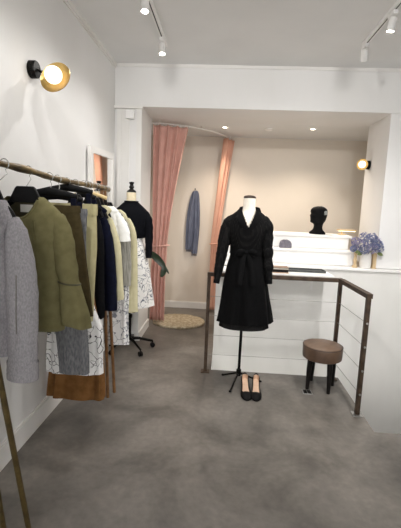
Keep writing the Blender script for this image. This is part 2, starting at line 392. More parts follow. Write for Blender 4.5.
def downlight(x, y, label):
    t=thing('downlight', label, 'downlight', (x,y,ZA), 'recessed downlights in the alcove')
    obj('bezel', G().lathe([(.028,-.001),(.045,-.001),(.045,-.006),(.034,-.009),(.028,-.004)], (x,y,ZA), (0,0,1), 24, False), M['white'], t)
    obj('lamp', G().lathe([(.0275,-.0035),(.0275,-.0015)], (x,y,ZA), (0,0,1), 20), M['warmlens'], t, label='glowing lamp disc')
    spot_light('downlight_beam', (x,y,ZA-.02), (x,y+.0,0), 48, 130, .9, (1,.86,.70), .03)
downlight(-.05, 5.09, 'lit recessed downlight in the alcove ceiling beside the peach curtain top')
downlight(1.03, 5.05, 'lit recessed downlight in the alcove ceiling above the black bust')
o=obj('smoke_detector', G().lathe([(.05,0),(.05,-.012),(.04,-.022),(.015,-.026)], (.5,5.12,ZA), (0,0,1), 24), M['white'])
tag(o, 'flat round white ceiling fitting between the two alcove downlights', 'ceiling fitting')

# wall lamps: black mount, brass stem, brass dish with a glowing globe in front
def wall_lamp(base, wall_n, arm_len, dish_n, label, R=.082, gl=.05, off=(0,0,0)):
    base=Vector(base); n=Vector(wall_n).normalized(); d=Vector(dish_n).normalized()
    t=thing('wall_lamp', label, 'wall lamp', tuple(base))
    obj('mount', G().lathe([(.046,0),(.05,.003),(.05,.016),(.047,.018),(.047,.021),(.05,.023),(.05,.038),(.046,.043),(.012,.045)], base, n, 28), M['blackmetal'], t, label='black ribbed round mount')
    hub=base+n*arm_len+Vector(off)
    obj('arm', G().tube([base+n*.044, hub], .008, 12), M['blackmetal'], t)
    obj('hub', G().lathe([(.008,-.03),(.02,-.026),(.022,-.01),(.014,.0),(.012,.012)], hub+d*.005, d, 18).tube([hub-n*.012, hub+d*.004], .011, 12), M['brass'], t)
    prof=[]
    for i in range(13):
        a=i/12; prof.append((.012+(R-.012)*a, .012+.035*a*a))
    for i in range(12,-1,-1):
        a=i/12; prof.append((.012+(R-.012)*a-.001, .0145+.035*a*a))
    obj('dish', G().lathe(prof, hub, d, 40, False), M['brass'], t, label='polished brass dish')
    gb=hub+d*(.018+gl)
    obj('globe', G().ball(gb, gl, 24, 16), M['globe'], t, label='glowing white globe')
    return t
wall_lamp((XL,2.40,2.285), (1,0,0), .19, (-.10,-.95,.26), 'brass dish wall lamp with glowing globe high on the left wall', R=.094, off=(-.018,.01,-.064))
wall_lamp((1.63,4.70,2.075), (-1,0,0), .075, (-.45,-.9,-.02), 'small round brass wall lamp glowing on the right edge of the alcove', R=.062, gl=.04)

# ------------------------------------------------------------------ mirror
th=math.radians(5.0); P0=Vector((-1.150,3.64,0)); tv=Vector((math.sin(th),math.cos(th),0)); nv=Vector((math.cos(th),-math.sin(th),0)); up=Vector((0,0,1))
t=thing('mirror', 'white framed mirror on the left wall behind the rack, reflecting the pink curtain', 'mirror', (P0.x,P0.y,.75))
def mb(a0,a1,z0,z1,d0,d1): 
    return G().obox(P0+tv*((a0+a1)/2)+nv*((d0+d1)/2)+up*((z0+z1)/2), tv, nv, up, (a1-a0)/2, (d1-d0)/2, (z1-z0)/2)
obj('mirror_glass', mb(-.24,.21,.80,1.945,.0,.006), M['mirror'], t, False, label='mirror glass')
g=mb(-.30,-.24,.74,2.0,-.012,.016).merge(mb(.21,.25,.74,2.0,-.012,.016)).merge(mb(-.24,.21,1.945,2.0,-.012,.016)).merge(mb(-.24,.21,.74,.80,-.012,.016)).merge(mb(-.24,.21,.8,1.945,-.012,-.001))
obj('frame', g, M['trim'], t, False)

# ------------------------------------------------------------------ clothes rack
RX=-.92
def rz(y): return 1.652-.032*(y-1.25)/1.8+.006*math.sin(y*5)
t=thing('clothes_rack', 'bark textured pole clothes rack along the left wall holding all hanging clothes', 'clothes rack', (RX,2.1,0))
rp=[(RX+.008*math.sin(i*.8),1.22+i*(1.86/30),rz(1.22+i*(1.86/30))) for i in range(31)]
obj('rail', G().tube(rp, [.0155+.0025*math.sin(i*1.7)+.0015*math.sin(i*.9) for i in range(31)], 14), M['bark'], t, label='knotty bark covered rail')
for b,tp in (((-.833,1.565,0),(RX+.01,1.30,1.632)),((-.93,1.53,0),(RX-.01,1.262,1.632))):
    obj('leg', G().tube([b,tuple(Vector(b).lerp(Vector(tp),.5)),tp], .0125, 12), M['legbronze'], t)
for b,tp in (((-.852,2.855,0),(RX+.012,2.855,1.612)),((-.826,2.945,0),(RX+.006,2.945,1.606))):
    obj('leg', G().tube([b,tuple(Vector(b).lerp(Vector(tp),.5)),tp], .0125, 12), M['litpole'], t, label='leg at the far end, lit tone put into its colour')

def hook(t, y, zb, xb=RX, mt='steel'):
    zr=rz(y)+.0195; r=.0215; x=RX
    pts=[(xb,y,zb),(x+.012,y,zr-.058)]
    for i in range(11):
        a=-PI*.42+PI*1.35*i/10
        pts.append((x+math.cos(a)*r*.95-0*r, y, zr-.0035*0-r+.0 + math.sin(a)*r + .0022))
    obj('hook', G().tube(pts, .0022, 8), M[mt], t, label='thin wire hook')
def hanger(y, label, half=.17, wood=False, zc=1.55, fat=1, zt=1.41, cx=None):
    cx=RX if cx is None else cx
    t=thing('coat_hanger', label, 'hanger', (cx,y,zc), 'hangers on the rack')
    hook(t, y, zc+.012, cx)
    if wood:
        P=[];R_=[]
        for i in range(15):
            a=-1+i/7; P.append((cx+half*a,y+.006*a*a,zc-.03*abs(a)**1.8)); R_.append(.012)
        obj('shoulder_bar', G().tube(P, R_, 12, .7, Vector((0,1,0))), M['palewood'], t)
        return t
    w0,w1=.036*fat,.066*fat; h=.011
    out=[(-w1,-.055),(-w1*.93,-.036),(-w0*1.12,.012),(-w0*.9,.020),(w0*.9,.020),(w0*1.12,.012),(w1*.93,-.036),(w1,-.055)]
    def ring(k,yy): return [(cx+a*k,yy,zc-.018+(b+.018)*k) for a,b in out]
    g=G().rings([ring(.93,y-h),ring(1,y-h*.6),ring(1,y+h*.6),ring(.93,y+h)])
    obj('shoulder_plate', g, M['hanger'], t, auto=35)
    for sg in (-1,1):
        P=[(cx+sg*w1*.8,y,zc-.050),(cx+sg*(w1*.5+half*.5),y,zc-.05-(zc-.05-zt)*.45),(cx+sg*half,y,zt)]
        obj('shoulder_arm', G().tube(smooth_path(P,10), [.013]*11, 12, .75, Vector((0,1,0))), M['hanger'], t)
    return t
def clip_hanger(y, label, half, zclip):
    t=thing('clip_hanger', label, 'hanger', (RX,y,zclip), 'hangers on the rack')
    hook(t, y, zclip+.085)
    obj('bar', G().tube([(RX-half,y,zclip+.058),(RX-half*.7,y,zclip+.066),(RX-.03,y,zclip+.078),(RX,y,zclip+.082),(RX+.03,y,zclip+.078),(RX+half*.7,y,zclip+.066),(RX+half,y,zclip+.058)], [.014,.017,.021,.023,.021,.017,.014], 12, .5, Vector((0,1,0))), M['hanger'], t)
    for s in (-1,1):
        x=RX+s*half*.86
        obj('clip', G().bevbox(x-.014,x+.014,y-.012,y+.012,zclip-.012,zclip+.05,.003), M['navy'], t)
    return t

def vcut(cx, cy, zb, zt, hw, pw=1.0):
    """opening in the front of a garment: V or scoop from zb up to zt"""
    def f(c):
        if c.y>cy-.002 or c.z<zb: return False
        k=min((c.z-zb)/(zt-zb),1)
        return abs(c.x-cx)<hw*k**pw
    return f
def shoulders(y, cx, hw, hy, zs, zn, nw=.075, ny=.045):
    return [(zs-.06,cx,y,hw,hy),(zs,cx,y,hw*.97,hy*.95),((zs+zn)/2+.005,cx,y,(hw+nw)/2,hy*.9),(zn,cx,y,nw,ny)]

# --- grey tweed coat
t=thing('coat', 'grey tweed coat hanging nearest the viewer at the rack, left edge', 'coat', (-1.0,1.6,.72))
y=1.60
keys=[(.83,-1.02,y,.135,.045),(1.0,-1.02,y,.13,.045),(1.25,-1.01,y,.13,.045)]+[(1.36,-1.005,y,.128,.045),(1.425,-1.0,y,.118,.043),(1.47,-.995,y,.095,.04),(1.505,-.99,y,.07,.036)]
obj('coat_body', body(keys, 36, 64, 2.6, 5, .006, 1, skip=vcut(-.985,y,1.28,1.52,.05)), M['tweed'], t)
obj('sleeve', limb([(-.895,y-.0,1.425),(-.870,y-.010,1.35),(-.852,y-.016,1.21),(-.846,y-.02,1.02),(-.852,y-.015,.86),(-.857,y-.01,.735)], [.034,.052,.066,.067,.065,.065], 22, 26, .72, seed=2.2), M['tweed'], t)
obj('sleeve', limb([(-1.135,y,1.42),(-1.15,y+.01,1.3),(-1.155,y+.01,1.1),(-1.155,y,.75)], [.035,.042,.045,.045], 16, 20, .8, seed=5), M['tweed'], t)
obj('cuff', limb([(-.8535,y-.0135,.81),(-.856,y-.0105,.765),(-.858,y-.0095,.728)], [.0685,.070,.0695], 22, 8, .73, caps=False, wr=.001), M['tweed'], t)
g=G().sheet(lambda u,v: Vector((-.985+.028+.055*u*math.sin(PI*min(v*1.1,1))*1.0 -.005*v, y-.047-.008*math.sin(u*PI), 1.26+.25*v)), 6, 14)
fixn(obj('lapel', g, M['tweed'], t))
obj('button', G().lathe([(.001,-.006),(.02,-.006),(.024,-.002),(.024,.002),(.02,.005),(.001,.004)], (-.95,y-.056,1.0), (0,-1,0), 18), M['hanger'], t, label='large black coat button')
for zz in (.915,): obj('sleeve_slit', G().tube([(-.842,y-.0705,1.2),(-.846,y-.0725,1.05),(-.848,y-.0705,.95)], .0022, 6), M['groove'], t)
hanger(1.60, 'black hanger under the grey tweed coat at the left edge', .10, zc=1.535, zt=1.43, cx=-.985)

# --- olive jacket with flared cuffs
y=1.80; cx=-.935
t=thing('jacket', 'olive green wool jacket with flared cuffs hanging second from the viewer', 'jacket', (cx,y,.86))
keys=[(.888,cx+.005,y,.168,.05),(1.05,cx+.005,y,.166,.052),(1.25,cx,y,.172,.055),(1.38,cx,y,.185,.055),(1.44,cx,y,.175,.054),(1.485,cx,y,.135,.05),(1.525,cx,y,.085,.045)]
olive_cut=vcut(cx-.003,y,1.425,1.50,.078,.5)
obj('jacket_body', body(keys, 44, 84, 2.6, 4, .005, 2.0, skip=olive_cut), M['olive'], t)
obj('lining', body([(.95,cx,y,.15,.042),(1.3,cx,y,.16,.047),(1.44,cx,y,.155,.046),(1.48,cx,y+.004,.12,.038),(1.512,cx,y+.008,.08,.032)], 30, 60, 2.6, 0, 0, 0, skip=lambda c:c.y<y), M['olivelining'], t)
# placket edge and neckline binding
pts=[]
for i in range(17):
    u=-1+i/8
    pts.append((cx-.003+.082*u, y-.0465-.006*(1-u*u), 1.425+.085*abs(u)**2))
obj('neckline', G().tube(smooth_path(pts,40), .0055, 8), M['olive'], t)
g=G().sheet(lambda u,v: Vector((cx-.03+.095*u, y-.0585-.003*math.sin(u*PI)-.003*(1-v), .905+.518*v)), 6, 24)
g.merge(G().tube([(cx+.065,y-.058,.905),(cx+.065,y-.06,1.15),(cx+.065,y-.058,1.42)], .006, 8))
fixn(obj('placket', g, M['olive'], t))
S=[(-.795,y,1.435),(-.762,y-.006,1.365),(-.742,y-.012,1.24),(-.724,y-.014,1.13),(-.712,y-.016,1.06)]
obj('sleeve', limb(S, [.040,.050,.052,.048,.045], 24, 26, .85, seed=3.3, wr=.003), M['olive'], t)
def flare(path, rad, nfold):
    rows=cr_interp([tuple(p)+(r,) for p,r in zip(path,rad)], 16); rs=[]
    for i,r in enumerate(rows):
        k=i/16
        rs.append([Vector((r[0]+(r[3]+.009*k*math.sin(nfold*a))*math.cos(a), r[1]+(r[3]*.8+.007*k*math.sin(nfold*a))*math.sin(a), r[2]-.05*k*math.cos(a)*.3)) for a in (2*PI*j/40 for j in range(40))])
    return G().rings(rs, True, True)
obj('cuff', flare([(-.722,y-.016,1.13),(-.708,y-.020,1.05),(-.696,y-.022,.98),(-.690,y-.022,.925)], [.050,.060,.068,.068], 5), M['olive'], t, label='flared pleated cuff')
obj('cuff_seam', G().tube([(-.722+.0515*math.cos(a),y-.016+.0425*math.sin(a),1.128-.006*math.cos(a)) for a in (2*PI*k/24 for k in range(25))], .004, 6), M['olivelining'], t)
obj('sleeve', limb([(-1.10,y,1.41),(-1.13,y+.004,1.3),(-1.145,y+.004,1.12),(-1.15,y,.95)], [.035,.042,.045,.05], 18, 20, .8, seed=6), M['olive'], t)
g=G().sheet(lambda u,v: Vector((cx-.04+.062*u, y+.024-.004*math.sin(u*PI), 1.452+.036*v)), 4, 3)
fixn(obj('neck_label', g, M['tag'], t, label='white woven neck label'))
hanger(y, 'broad black hanger inside the olive jacket', .15, zc=1.553, zt=1.42, fat=1.18, cx=cx)

# --- dark olive skirt on clips
def skirt(name, label, cat, y, keys, m, band=None, folds=7, amp=.008, seed=0, top=True, p=2.4, n=72):
    t=thing(name, label, cat, (keys[0][1],y,keys[0][0]))
    obj('skirt_panel' if cat in ('skirt','dress') else 'legs', body(keys, 36, n, p, folds, amp, seed), m, t)
    z,cx,cy,hx,hy=keys[-1]
    obj('waistband', body([(z-.002,cx,cy,hx+.003,hy+.003),(z+.018,cx,cy,hx+.003,hy+.003),(z+.036,cx,cy,hx,hy+.002)], 4, n, p, 0,0,0, top=True, bottom=True), band or m, t)
    return t
y=2.02
skirt('skirt', 'dark olive flared skirt hanging between olive jacket and grey skirt', 'skirt', y, [(.90,-.90,y,.205,.036),(1.1,-.90,y,.185,.036),(1.3,-.90,y,.163,.032),(1.455,-.90,y,.142,.02)], M['darkolive'], folds=6, amp=.008, seed=1)
clip_hanger(2.02, 'clip hanger with navy clips gripping the dark olive skirt', .15, 1.478)
y=2.12
skirt('skirt', 'long grey wool skirt hanging below the hem of the olive jacket', 'skirt', y, [(.525,-.832,y,.090,.032),(.8,-.85,y,.095,.034),(1.2,-.88,y,.123,.028),(1.44,-.9,y,.143,.017)], M['greywool'], folds=4, amp=.005, seed=4)
clip_hanger(2.12, 'clip hanger holding the long grey wool skirt', .14, 1.462)
# --- khaki trousers
y=2.25
t=thing('trousers', 'light khaki trousers with waistband hanging beside the grey skirt', 'trousers', (-.9,y,.66))
for s in (-1,1):
    obj('trouser_leg', body([(.80,-.9+s*.068,y,.062,.026),(1.0,-.9+s*.072,y,.07,.028),(1.25,-.9+s*.080,y,.080,.028),(1.44,-.9+s*.076,y,.079,.018)], 26, 44, 2.4, 2, .004, s), M['khaki'], t)
obj('waistband', body([(1.438,-.9,y,.158,.021),(1.465,-.9,y,.159,.022),(1.503,-.9,y,.158,.02)], 4, 60, 2.6, 0,0,0, top=True, bottom=True), M['khaki'], t)
obj('belt_loop', G().box(-.772,-.764,y-.024,y-.017,1.435,1.505), M['khaki'], t, False)
clip_hanger(2.25, 'clip hanger gripping the waistband of the light khaki trousers', .15, 1.512)

# --- dresses / coats on hangers farther along
def garment(name, label, cat, y, keys, m, sleeves=None, folds=5, amp=.006, seed=0, collar=None, hl=None, half=.17, parts='body'):
    cx=keys[-1][1]
    t=thing(name, label, cat, (keys[0][1],y,keys[0][0]))
    obj(cat.split()[-1]+'_'+parts, body(keys, 36, 72, 2.5, folds, amp, seed), m, t)
    for (pts,rad,ell) in (sleeves or []):
        obj('sleeve', limb(pts, rad, 18, 22, ell, seed=seed+pts[0][0]), m, t)
    if collar:
        z=keys[-1][0]
        g=G().rings([[Vector((cx+(.062+o)*math.cos(a), y+(.03+o)*math.sin(a), z+h+.012*math.sin(a))) for a in (2*PI*j/36 for j in range(36))] for (o,h) in ((.0,-.02),(.002,.012),(.012,.008),(.022,-.026))], False, False)
        obj('collar', g, collar, t)
    if hl: hanger(y, hl, half, zc=keys[-1][0]+.035, zt=keys[-1][0]-.09, fat=.8)
    return t
def edge(y, E, cx, hy, wall=-1.17):
    """key rows from the room-side outline (z, x) of a garment"""
    rows=[]
    for z,x in E:
        h=x-cx; rows.append((z, (x+max(cx-h,wall))/2, y, (x-max(cx-h,wall))/2, hy))
    return rows
def neck(y, cx, z, hy): return [(z-.035,cx,y,.105,hy),(z,cx,y,.065,hy*.9)]
y=2.38
garment('dress', 'long white dress with black ink line print, hem just above the rust brown skirt', 'dress', y,
   [(.41,-.93,y,.178,.045),(.7,-.928,y,.174,.04),(.90,-.92,y,.10,.032),(1.3,-.92,y,.085,.028),(1.42,-.92,y,.10,.025),(1.475,-.92,y,.08,.022),(1.505,-.92,y,.055,.018)], M['print'], folds=6, amp=.010, seed=2, hl='black hanger inside the white ink line print dress', half=.085)
y=2.52
skirt('skirt', 'long rust brown skirt hanging lowest on the rack near the floor', 'skirt', y, [(.165,-.972,y,.200,.05),(.4,-.962,y,.182,.045),(.72,-.94,y,.115,.036),(.95,-.93,y,.075,.03),(1.46,-.92,y,.075,.016)], M['rust'], folds=7, amp=.016, seed=5)
clip_hanger(2.52, 'clip hanger holding the long rust brown skirt', .08, 1.484)
y=2.64
garment('jacket', 'charcoal black jacket hanging between khaki trousers and navy jacket', 'jacket', y,
   edge(y,[(.70,-.835),(1.0,-.835),(1.3,-.845),(1.41,-.86)],-.96,.03)+neck(y,-.94,1.505,.026), M['charcoal'],
   [([(-.885,y-.004,1.42),(-.862,y-.012,1.33),(-.85,y-.015,1.1),(-.846,y-.015,.715)],[.022,.032,.035,.036],.75),([(-1.06,y,1.42),(-1.08,y,1.3),(-1.09,y,.8)],[.03,.034,.034],.7)], seed=1, collar=M['charcoal'], hl='black hanger inside the charcoal jacket', half=.085)
y=2.735
garment('jacket', 'navy blue jacket hanging right of the charcoal jacket', 'jacket', y,
   edge(y,[(.74,-.79),(1.0,-.79),(1.3,-.82),(1.41,-.86)],-.95,.026)+neck(y,-.935,1.495,.024), M['navy'],
   [([(-.865,y-.002,1.42),(-.835,y-.01,1.33),(-.805,y-.013,1.15),(-.787,y-.013,.745)],[.022,.034,.039,.04],.65),([(-1.07,y,1.42),(-1.09,y,1.3),(-1.10,y,.8)],[.03,.034,.034],.6)], seed=2, hl='black hanger inside the navy jacket', half=.09)
y=2.805
garment('cardigan', 'pale khaki cardigan hanging right of the navy jacket', 'cardigan', y,
   edge(y,[(.80,-.75),(1.1,-.76),(1.3,-.80),(1.41,-.85)],-.93,.021)+neck(y,-.925,1.50,.02), M['cream'],
   [([(-.85,y,1.43),(-.812,y-.006,1.33),(-.777,y-.008,1.17),(-.752,y-.008,.81)],[.018,.03,.034,.035],.6)], seed=3, hl='black hanger inside the pale khaki cardigan', half=.09)
y=2.90
garment('blouse', 'white short sleeved blouse hanging right of the pale khaki cardigan', 'blouse', y,
   edge(y,[(.95,-.78),(1.2,-.78),(1.38,-.785),(1.44,-.81)],-.92,.018)+neck(y,-.90,1.495,.018), M['blouse'],
   [([(-.81,y,1.445),(-.775,y-.004,1.385),(-.75,y-.006,1.31),(-.742,y-.006,1.235)],[.018,.034,.042,.044],.5)], seed=4, hl='black hanger inside the white blouse', half=.09)
y=2.978
garment('pullover', 'grey ribbed pullover hanging right of the white blouse', 'pullover', y,
   edge(y,[(.88,-.725),(1.2,-.725),(1.34,-.74),(1.41,-.78)],-.87,.015)+neck(y,-.88,1.465,.015), M['ribgrey'],
   [([(-.775,y,1.40),(-.752,y,1.32),(-.74,y,1.15),(-.736,y,.88)],[.018,.026,.027,.027],.5)], seed=5, hl='black hanger inside the grey ribbed pullover', half=.09)
y=3.05
garment('coat', 'pale straw coloured long coat hanging near the far end of the rack', 'coat', y,
   edge(y,[(.645,-.688),(1.0,-.698),(1.25,-.713),(1.38,-.755)],-.86,.016)+neck(y,-.88,1.47,.016), M['yellow'],
   [([(-.765,y,1.40),(-.726,y-.002,1.32),(-.706,y-.003,1.15),(-.696,y-.003,.655)],[.018,.026,.028,.030],.5)], seed=6, hl='black hanger inside the pale straw long coat', half=.09)
y=3.012
garment('dress', 'long white dress with faint grey print, its hem near the wheeled stand', 'dress', y,
   [(.385,-.835,y,.10,.024),(.7,-.835,y,.095,.018),(1.1,-.85,y,.105,.013),(1.38,-.88,y,.10,.014),(1.45,-.88,y,.06,.012)], M['paleprint'], folds=6, amp=.008, seed=7, hl='black hanger at the far end of the rack inside the long white dress', half=.08)
hanger(2.585, 'bare pale wooden hanger on the rack in front of the mirror', .13, wood=True, zc=1.575)

# ------------------------------------------------------------------ mannequin with black jumper and printed skirt
mx,my=-.945,3.93
t=thing('mannequin', 'cream dress form with black finial on a wheeled stand by the white stub wall', 'mannequin', (mx,my,0))
obj('torso', body([(.75,mx,my,.10,.08),(.9,mx,my,.15,.10),(1.1,mx,my,.105,.08),(1.3,mx,my,.14,.10),(1.44,mx,my,.15,.08),(1.50,mx,my,.085,.06),(1.53,mx,my,.052,.05),(1.637,mx,my,.046,.045)], 36, 48, 2.1, 0,0,0, True, True), M['manneq'], t)
obj('finial', G().lathe([(.045,1.637),(.047,1.643),(.041,1.655),(.022,1.667),(.017,1.675),(.025,1.686),(.026,1.694),(.018,1.704),(.017,1.715),(.025,1.732),(.023,1.739),(.008,1.743)], (mx,my,0), (0,0,1), 24), M['blackwood'], t, label='black turned wood finial')
obj('pole', G().tube([(mx,my,.11),(mx,my,.36)], .019, 14).tube([(mx,my,.36),(mx,my,.755)], .0125, 14).lathe([(.024,.34),(.026,.36),(.024,.38)], (mx,my,0)), M['blackmetal'], t)
for k in range(5):
    a=math.radians(-50+72*k); d=Vector((math.cos(a),math.sin(a),0)); c0=Vector((mx,my,.12)); L_=.25 if k!=3 else .22
    e=c0+d*L_+Vector((0,0,-.05))
    lg=obj('base_leg', G().tube([c0, c0+d*.1+Vector((0,0,-.008)), e], [.02,.016,.013], 10, .8), M['blackmetal'], t)
    g=G().tube([e, e+Vector((0,0,-.018))], .007, 8)
    pr=Vector((-d.y,d.x,0)); w0=e+Vector((0,0,-.044))
    g.tube([w0-pr*.016,w0-pr*.004],.0255,16).tube([w0+pr*.004,w0+pr*.016],.0255,16)
    obj('caster', g, M['hanger'], lg)
t=thing('jumper', 'black long sleeved knit jumper worn by the dress form behind the rack', 'jumper', (mx,my,1.19))
keys=[(1.185,mx+.005,my,.135,.10),(1.25,mx+.005,my,.148,.108),(1.36,mx,my,.165,.118),(1.44,mx,my,.172,.105),(1.50,mx,my,.12,.08),(1.545,mx,my,.068,.062)]
obj('jumper_body', body(keys, 28, 64, 2.2, 5, .004, 2), M['blackknit'], t)
obj('neck_rib', G().tube([(mx+.066*math.cos(a),my+.06*math.sin(a),1.547+.0*math.sin(a)) for a in (2*PI*k/32 for k in range(33))], .007, 8), M['blackknit'], t)
obj('sleeve', limb([(mx+.118,my,1.445),(mx+.165,my-.005,1.375),(mx+.187,my-.015,1.24),(mx+.193,my-.03,1.1),(mx+.195,my-.045,.985)], [.042,.05,.043,.037,.030], 18, 24, .95, seed=3), M['blackknit'], t)
obj('sleeve', limb([(mx-.11,my,1.445),(mx-.15,my+.01,1.37),(mx-.17,my+.03,1.22),(mx-.18,my+.05,1.0)], [.05,.045,.04,.033], 18, 24, .95, seed=5), M['blackknit'], t)
t=thing('skirt', 'white flared skirt with sketchy grey and orange print on the dress form', 'skirt', (mx,my,.49))
obj('skirt_panel', body([(.487,mx+.012,my,.238,.185),(.7,mx+.01,my,.21,.165),(.95,mx+.008,my,.172,.135),(1.08,mx+.005,my,.14,.107),(1.165,mx+.003,my,.118,.092)], 34, 84, 2.1, 9, .012, 1), M['floral'], t)
obj('waistband', body([(1.163,mx+.003,my,.121,.095),(1.195,mx+.003,my,.121,.095)], 2, 60, 2.1), M['floral'], t)

# ------------------------------------------------------------------ plant behind the dress form
px_,py_=-1.07,4.08
t=thing('potted_plant', 'dark green plant with one long drooping leaf behind the dress form', 'plant', (px_,py_,0))
obj('pot', G().lathe([(.05,0),(.065,.02),(.075,.16),(.078,.17),(.07,.17),(.066,.15),(.001,.15)], (px_,py_,0), (0,0,1), 24), M['blackwood'], t)
stem=smooth_path([(px_,py_,.15),(-1.02,4.12,.5),(-.93,4.135,.85),(-.80,4.10,1.02),(-.735,4.04,1.005),(-.665,4.0,.955),(-.615,3.985,.91)], 40)
obj('stem', G().tube(stem[:30], [.008-.0001*i for i in range(30)], 8), M['leaf'], t)
def leafmesh(path, w, cup=.3):
    g=G(); P=path; n=len(P)
    rs=[]
    for i,p in enumerate(P):
        k=i/(n-1); ww=w*math.sin(PI*min(max(k*.92+.05,0),1))**.8
        tan=(P[min(i+1,n-1)]-P[max(i-1,0)]).normalized(); side=tan.cross(Vector((0,-1,.25))).normalized(); nn=side.cross(tan).normalized()
        rs.append([p-side*ww+nn*ww*cup, p-side*ww*.5+nn*ww*cup*.25, p+nn*-.003, p+side*ww*.5+nn*ww*cup*.25, p+side*ww+nn*ww*cup, p+side*ww*.5+nn*(ww*cup*.25+.005), p+nn*.004, p-side*ww*.5+nn*(ww*cup*.25+.005)])
    return g.rings(rs)
obj('leaf', leafmesh(smooth_path([(-.80,4.06,1.035),(-.74,4.03,1.01),(-.675,4.0,.965),(-.615,3.98,.905),(-.60,3.97,.86)], 24), .036), M['leaf'], t)
obj('leaf', leafmesh(smooth_path([(-.61,3.985,.92),(-.60,3.97,.87),(-.612,3.965,.82),(-.632,3.96,.785)], 16), .03), M['leaf'], t)
obj('leaf', leafmesh(smooth_path([(-.61,3.985,.91),(-.575,3.97,.865),(-.548,3.96,.82)], 12), .012), M['leaf'], t)

# ------------------------------------------------------------------ fitting-room curtains
ZR=2.49
def rail_pt(s):
    """quarter arc from the stub wall to the back wall"""
    A=[(-.925,4.79),(-.80,4.80),(-.62,4.86),(-.44,4.97),(-.24,5.16),(-.07,5.42),(.03,5.70),(.04,5.77)]
    k=s*(len(A)-1); i=min(int(k),len(A)-2); f=k-i
    p=[A[max(i-1,0)],A[i],A[i+1],A[min(i+2,len(A)-1)]]
    r=[]
    for c in (0,1):
        a,b,d,e=(q[c] for q in p)
        r.append(.5*((2*b)+(-a+d)*f+(2*a-5*b+4*d-e)*f*f+(-a+3*b-3*d+e)*f**3))
    return Vector((r[0],r[1],ZR))
t=thing('curtain_rail', 'thin white curved curtain rail under the alcove ceiling around the fitting corner', 'curtain rail', (-.4,5.0,ZR))
obj('rail', G().tube([rail_pt(i/40) for i in range(41)], .009, 8), M['white'], t)
for s in (.12,.5,.85):
    p=rail_pt(s); obj('bracket', G().tube([p,p+Vector((0,0,ZA-ZR))], .006, 8), M['white'], t)
def curtain(label, s0, s1, pinch, tie_z, wt, wb, bot, m, nf, seed, tie=True, dirv=(1,0)):
    """pleated curtain: spread along the rail, pulled in at the tie, falling to the floor"""
    a,b=rail_pt(s0),rail_pt(s1)
    t=thing('curtain', label, 'curtain', (pinch[0],pinch[1],.03))
    D=Vector((dirv[0],dirv[1],0)).normalized()
    def fn(u,v):
        z=.048+(ZR-.018-.048)*v
        top=rail_pt(s0+(s1-s0)*u); top.z=0
        tp=Vector((pinch[0],pinch[1],0))+D*(wt*(u-.5))
        bt=Vector((bot[0],bot[1],0))+D*(wb*(u-.5))
        if z>tie_z:
            k=(z-tie_z)/(ZR-.018-tie_z); k=k**(.85+.5*u)
            p=tp.lerp(top,k); am=.018+.028*k**.5
        else:
            k=(tie_z-z)/tie_z; k2=min(1,k*2.2); k2=k2*k2*(3-2*k2)
            p=tp.lerp(bt,k2); am=.016+.016*k2
        ph=2*PI*nf*u+seed+.35*math.sin(z*1.3+seed)
        tn=(b-a); tn.z=0; tn.normalize(); nn=Vector((tn.y,-tn.x,0))
        w=math.sin(ph)+.18*math.sin(2.3*ph+1)
        p=p+nn*(am*w)+tn*(am*.35*math.cos(ph))
        p.z=z; return p
    g=G().sheet(fn, 150, 50)
    fr=fixn(obj('curtain_fabric', g, m, t, auto=0))
    so=fr.modifiers.new('thick','SOLIDIFY'); so.thickness=.004
    c=Vector((pinch[0],pinch[1],tie_z))
    if tie:
        ring=[]
        for k in range(33):
            q=2*PI*k/32; ring.append(c+D*((wt/2+.018)*math.cos(q))+Vector((-D.y,D.x,0))*(.042*math.sin(q))+Vector((0,0,.012*math.cos(q))))
        obj('tieback', G().tube(ring, .009, 8), m, t)
    for i in range(9):
        p=rail_pt(s0+(s1-s0)*(i+.5)/9)
        obj('curtain_ring', G().tube([p+Vector((.013*math.cos(q),0,-.006+.013*math.sin(q))) for q in (2*PI*k/12 for k in range(13))], .002, 6), M['steel'], t)
    return t
curtain('dusty pink floor length curtain tied back beside the white stub wall', .02, .40, (-.80,4.87), 1.02, .20, .21, (-.815,4.87), M['pink'], 4.6, .4)
curtain('peach curtain tied back against the back wall behind the black dress', .75, .95, (-.125,5.60), 1.02, .11, .14, (-.10,5.60), M['peach'], 3.5, 1.0, dirv=(.8,.5))

# scarf hung on the back wall
sx,sy=-.445,YB
t=thing('scarf', 'slate blue wool scarf hanging from a hook on the back wall between curtains', 'scarf', (sx,sy-.04,.87))
def strand(pts, rad, seed): 
    rows=cr_interp([tuple(p)+(r,) for p,r in zip(pts,rad)], 40); rs=[]
    for i,r in enumerate(rows):
        rs.append([Vector((r[0]+(r[3]+.006*math.sin(4*a+seed))*math.cos(a), r[1]+(min(r[3],.035)*.7)*math.sin(a)+.006*math.sin(5*a+seed), r[2])) for a in (2*PI*j/28 for j in range(28))])
    return G().rings(rs)
obj('scarf_end', strand([(sx-.0,sy-.035,1.755),(sx-.015,sy-.04,1.70),(sx-.04,sy-.04,1.5),(sx-.06,sy-.04,1.25),(sx-.065,sy-.04,.90)], [.02,.035,.048,.05,.045], 1), M['scarf'], t)
obj('scarf_end', strand([(sx+.012,sy-.04,1.76),(sx+.025,sy-.045,1.70),(sx+.035,sy-.045,1.5),(sx+.04,sy-.045,1.25),(sx+.02,sy-.045,.845)], [.02,.032,.04,.042,.04], 3), M['scarf'], t)
for k,(x0,z0) in enumerate(((sx-.065,.90),(sx+.02,.845))):
    g=G()
    for i in range(9): 
        x=x0-.036+i*.009; g.tube([(x,sy-.042,z0+.004),(x+.002*math.sin(i*3),sy-.042,z0-.035)], .0025, 6)
    obj('fringe', g, M['scarf'], t)
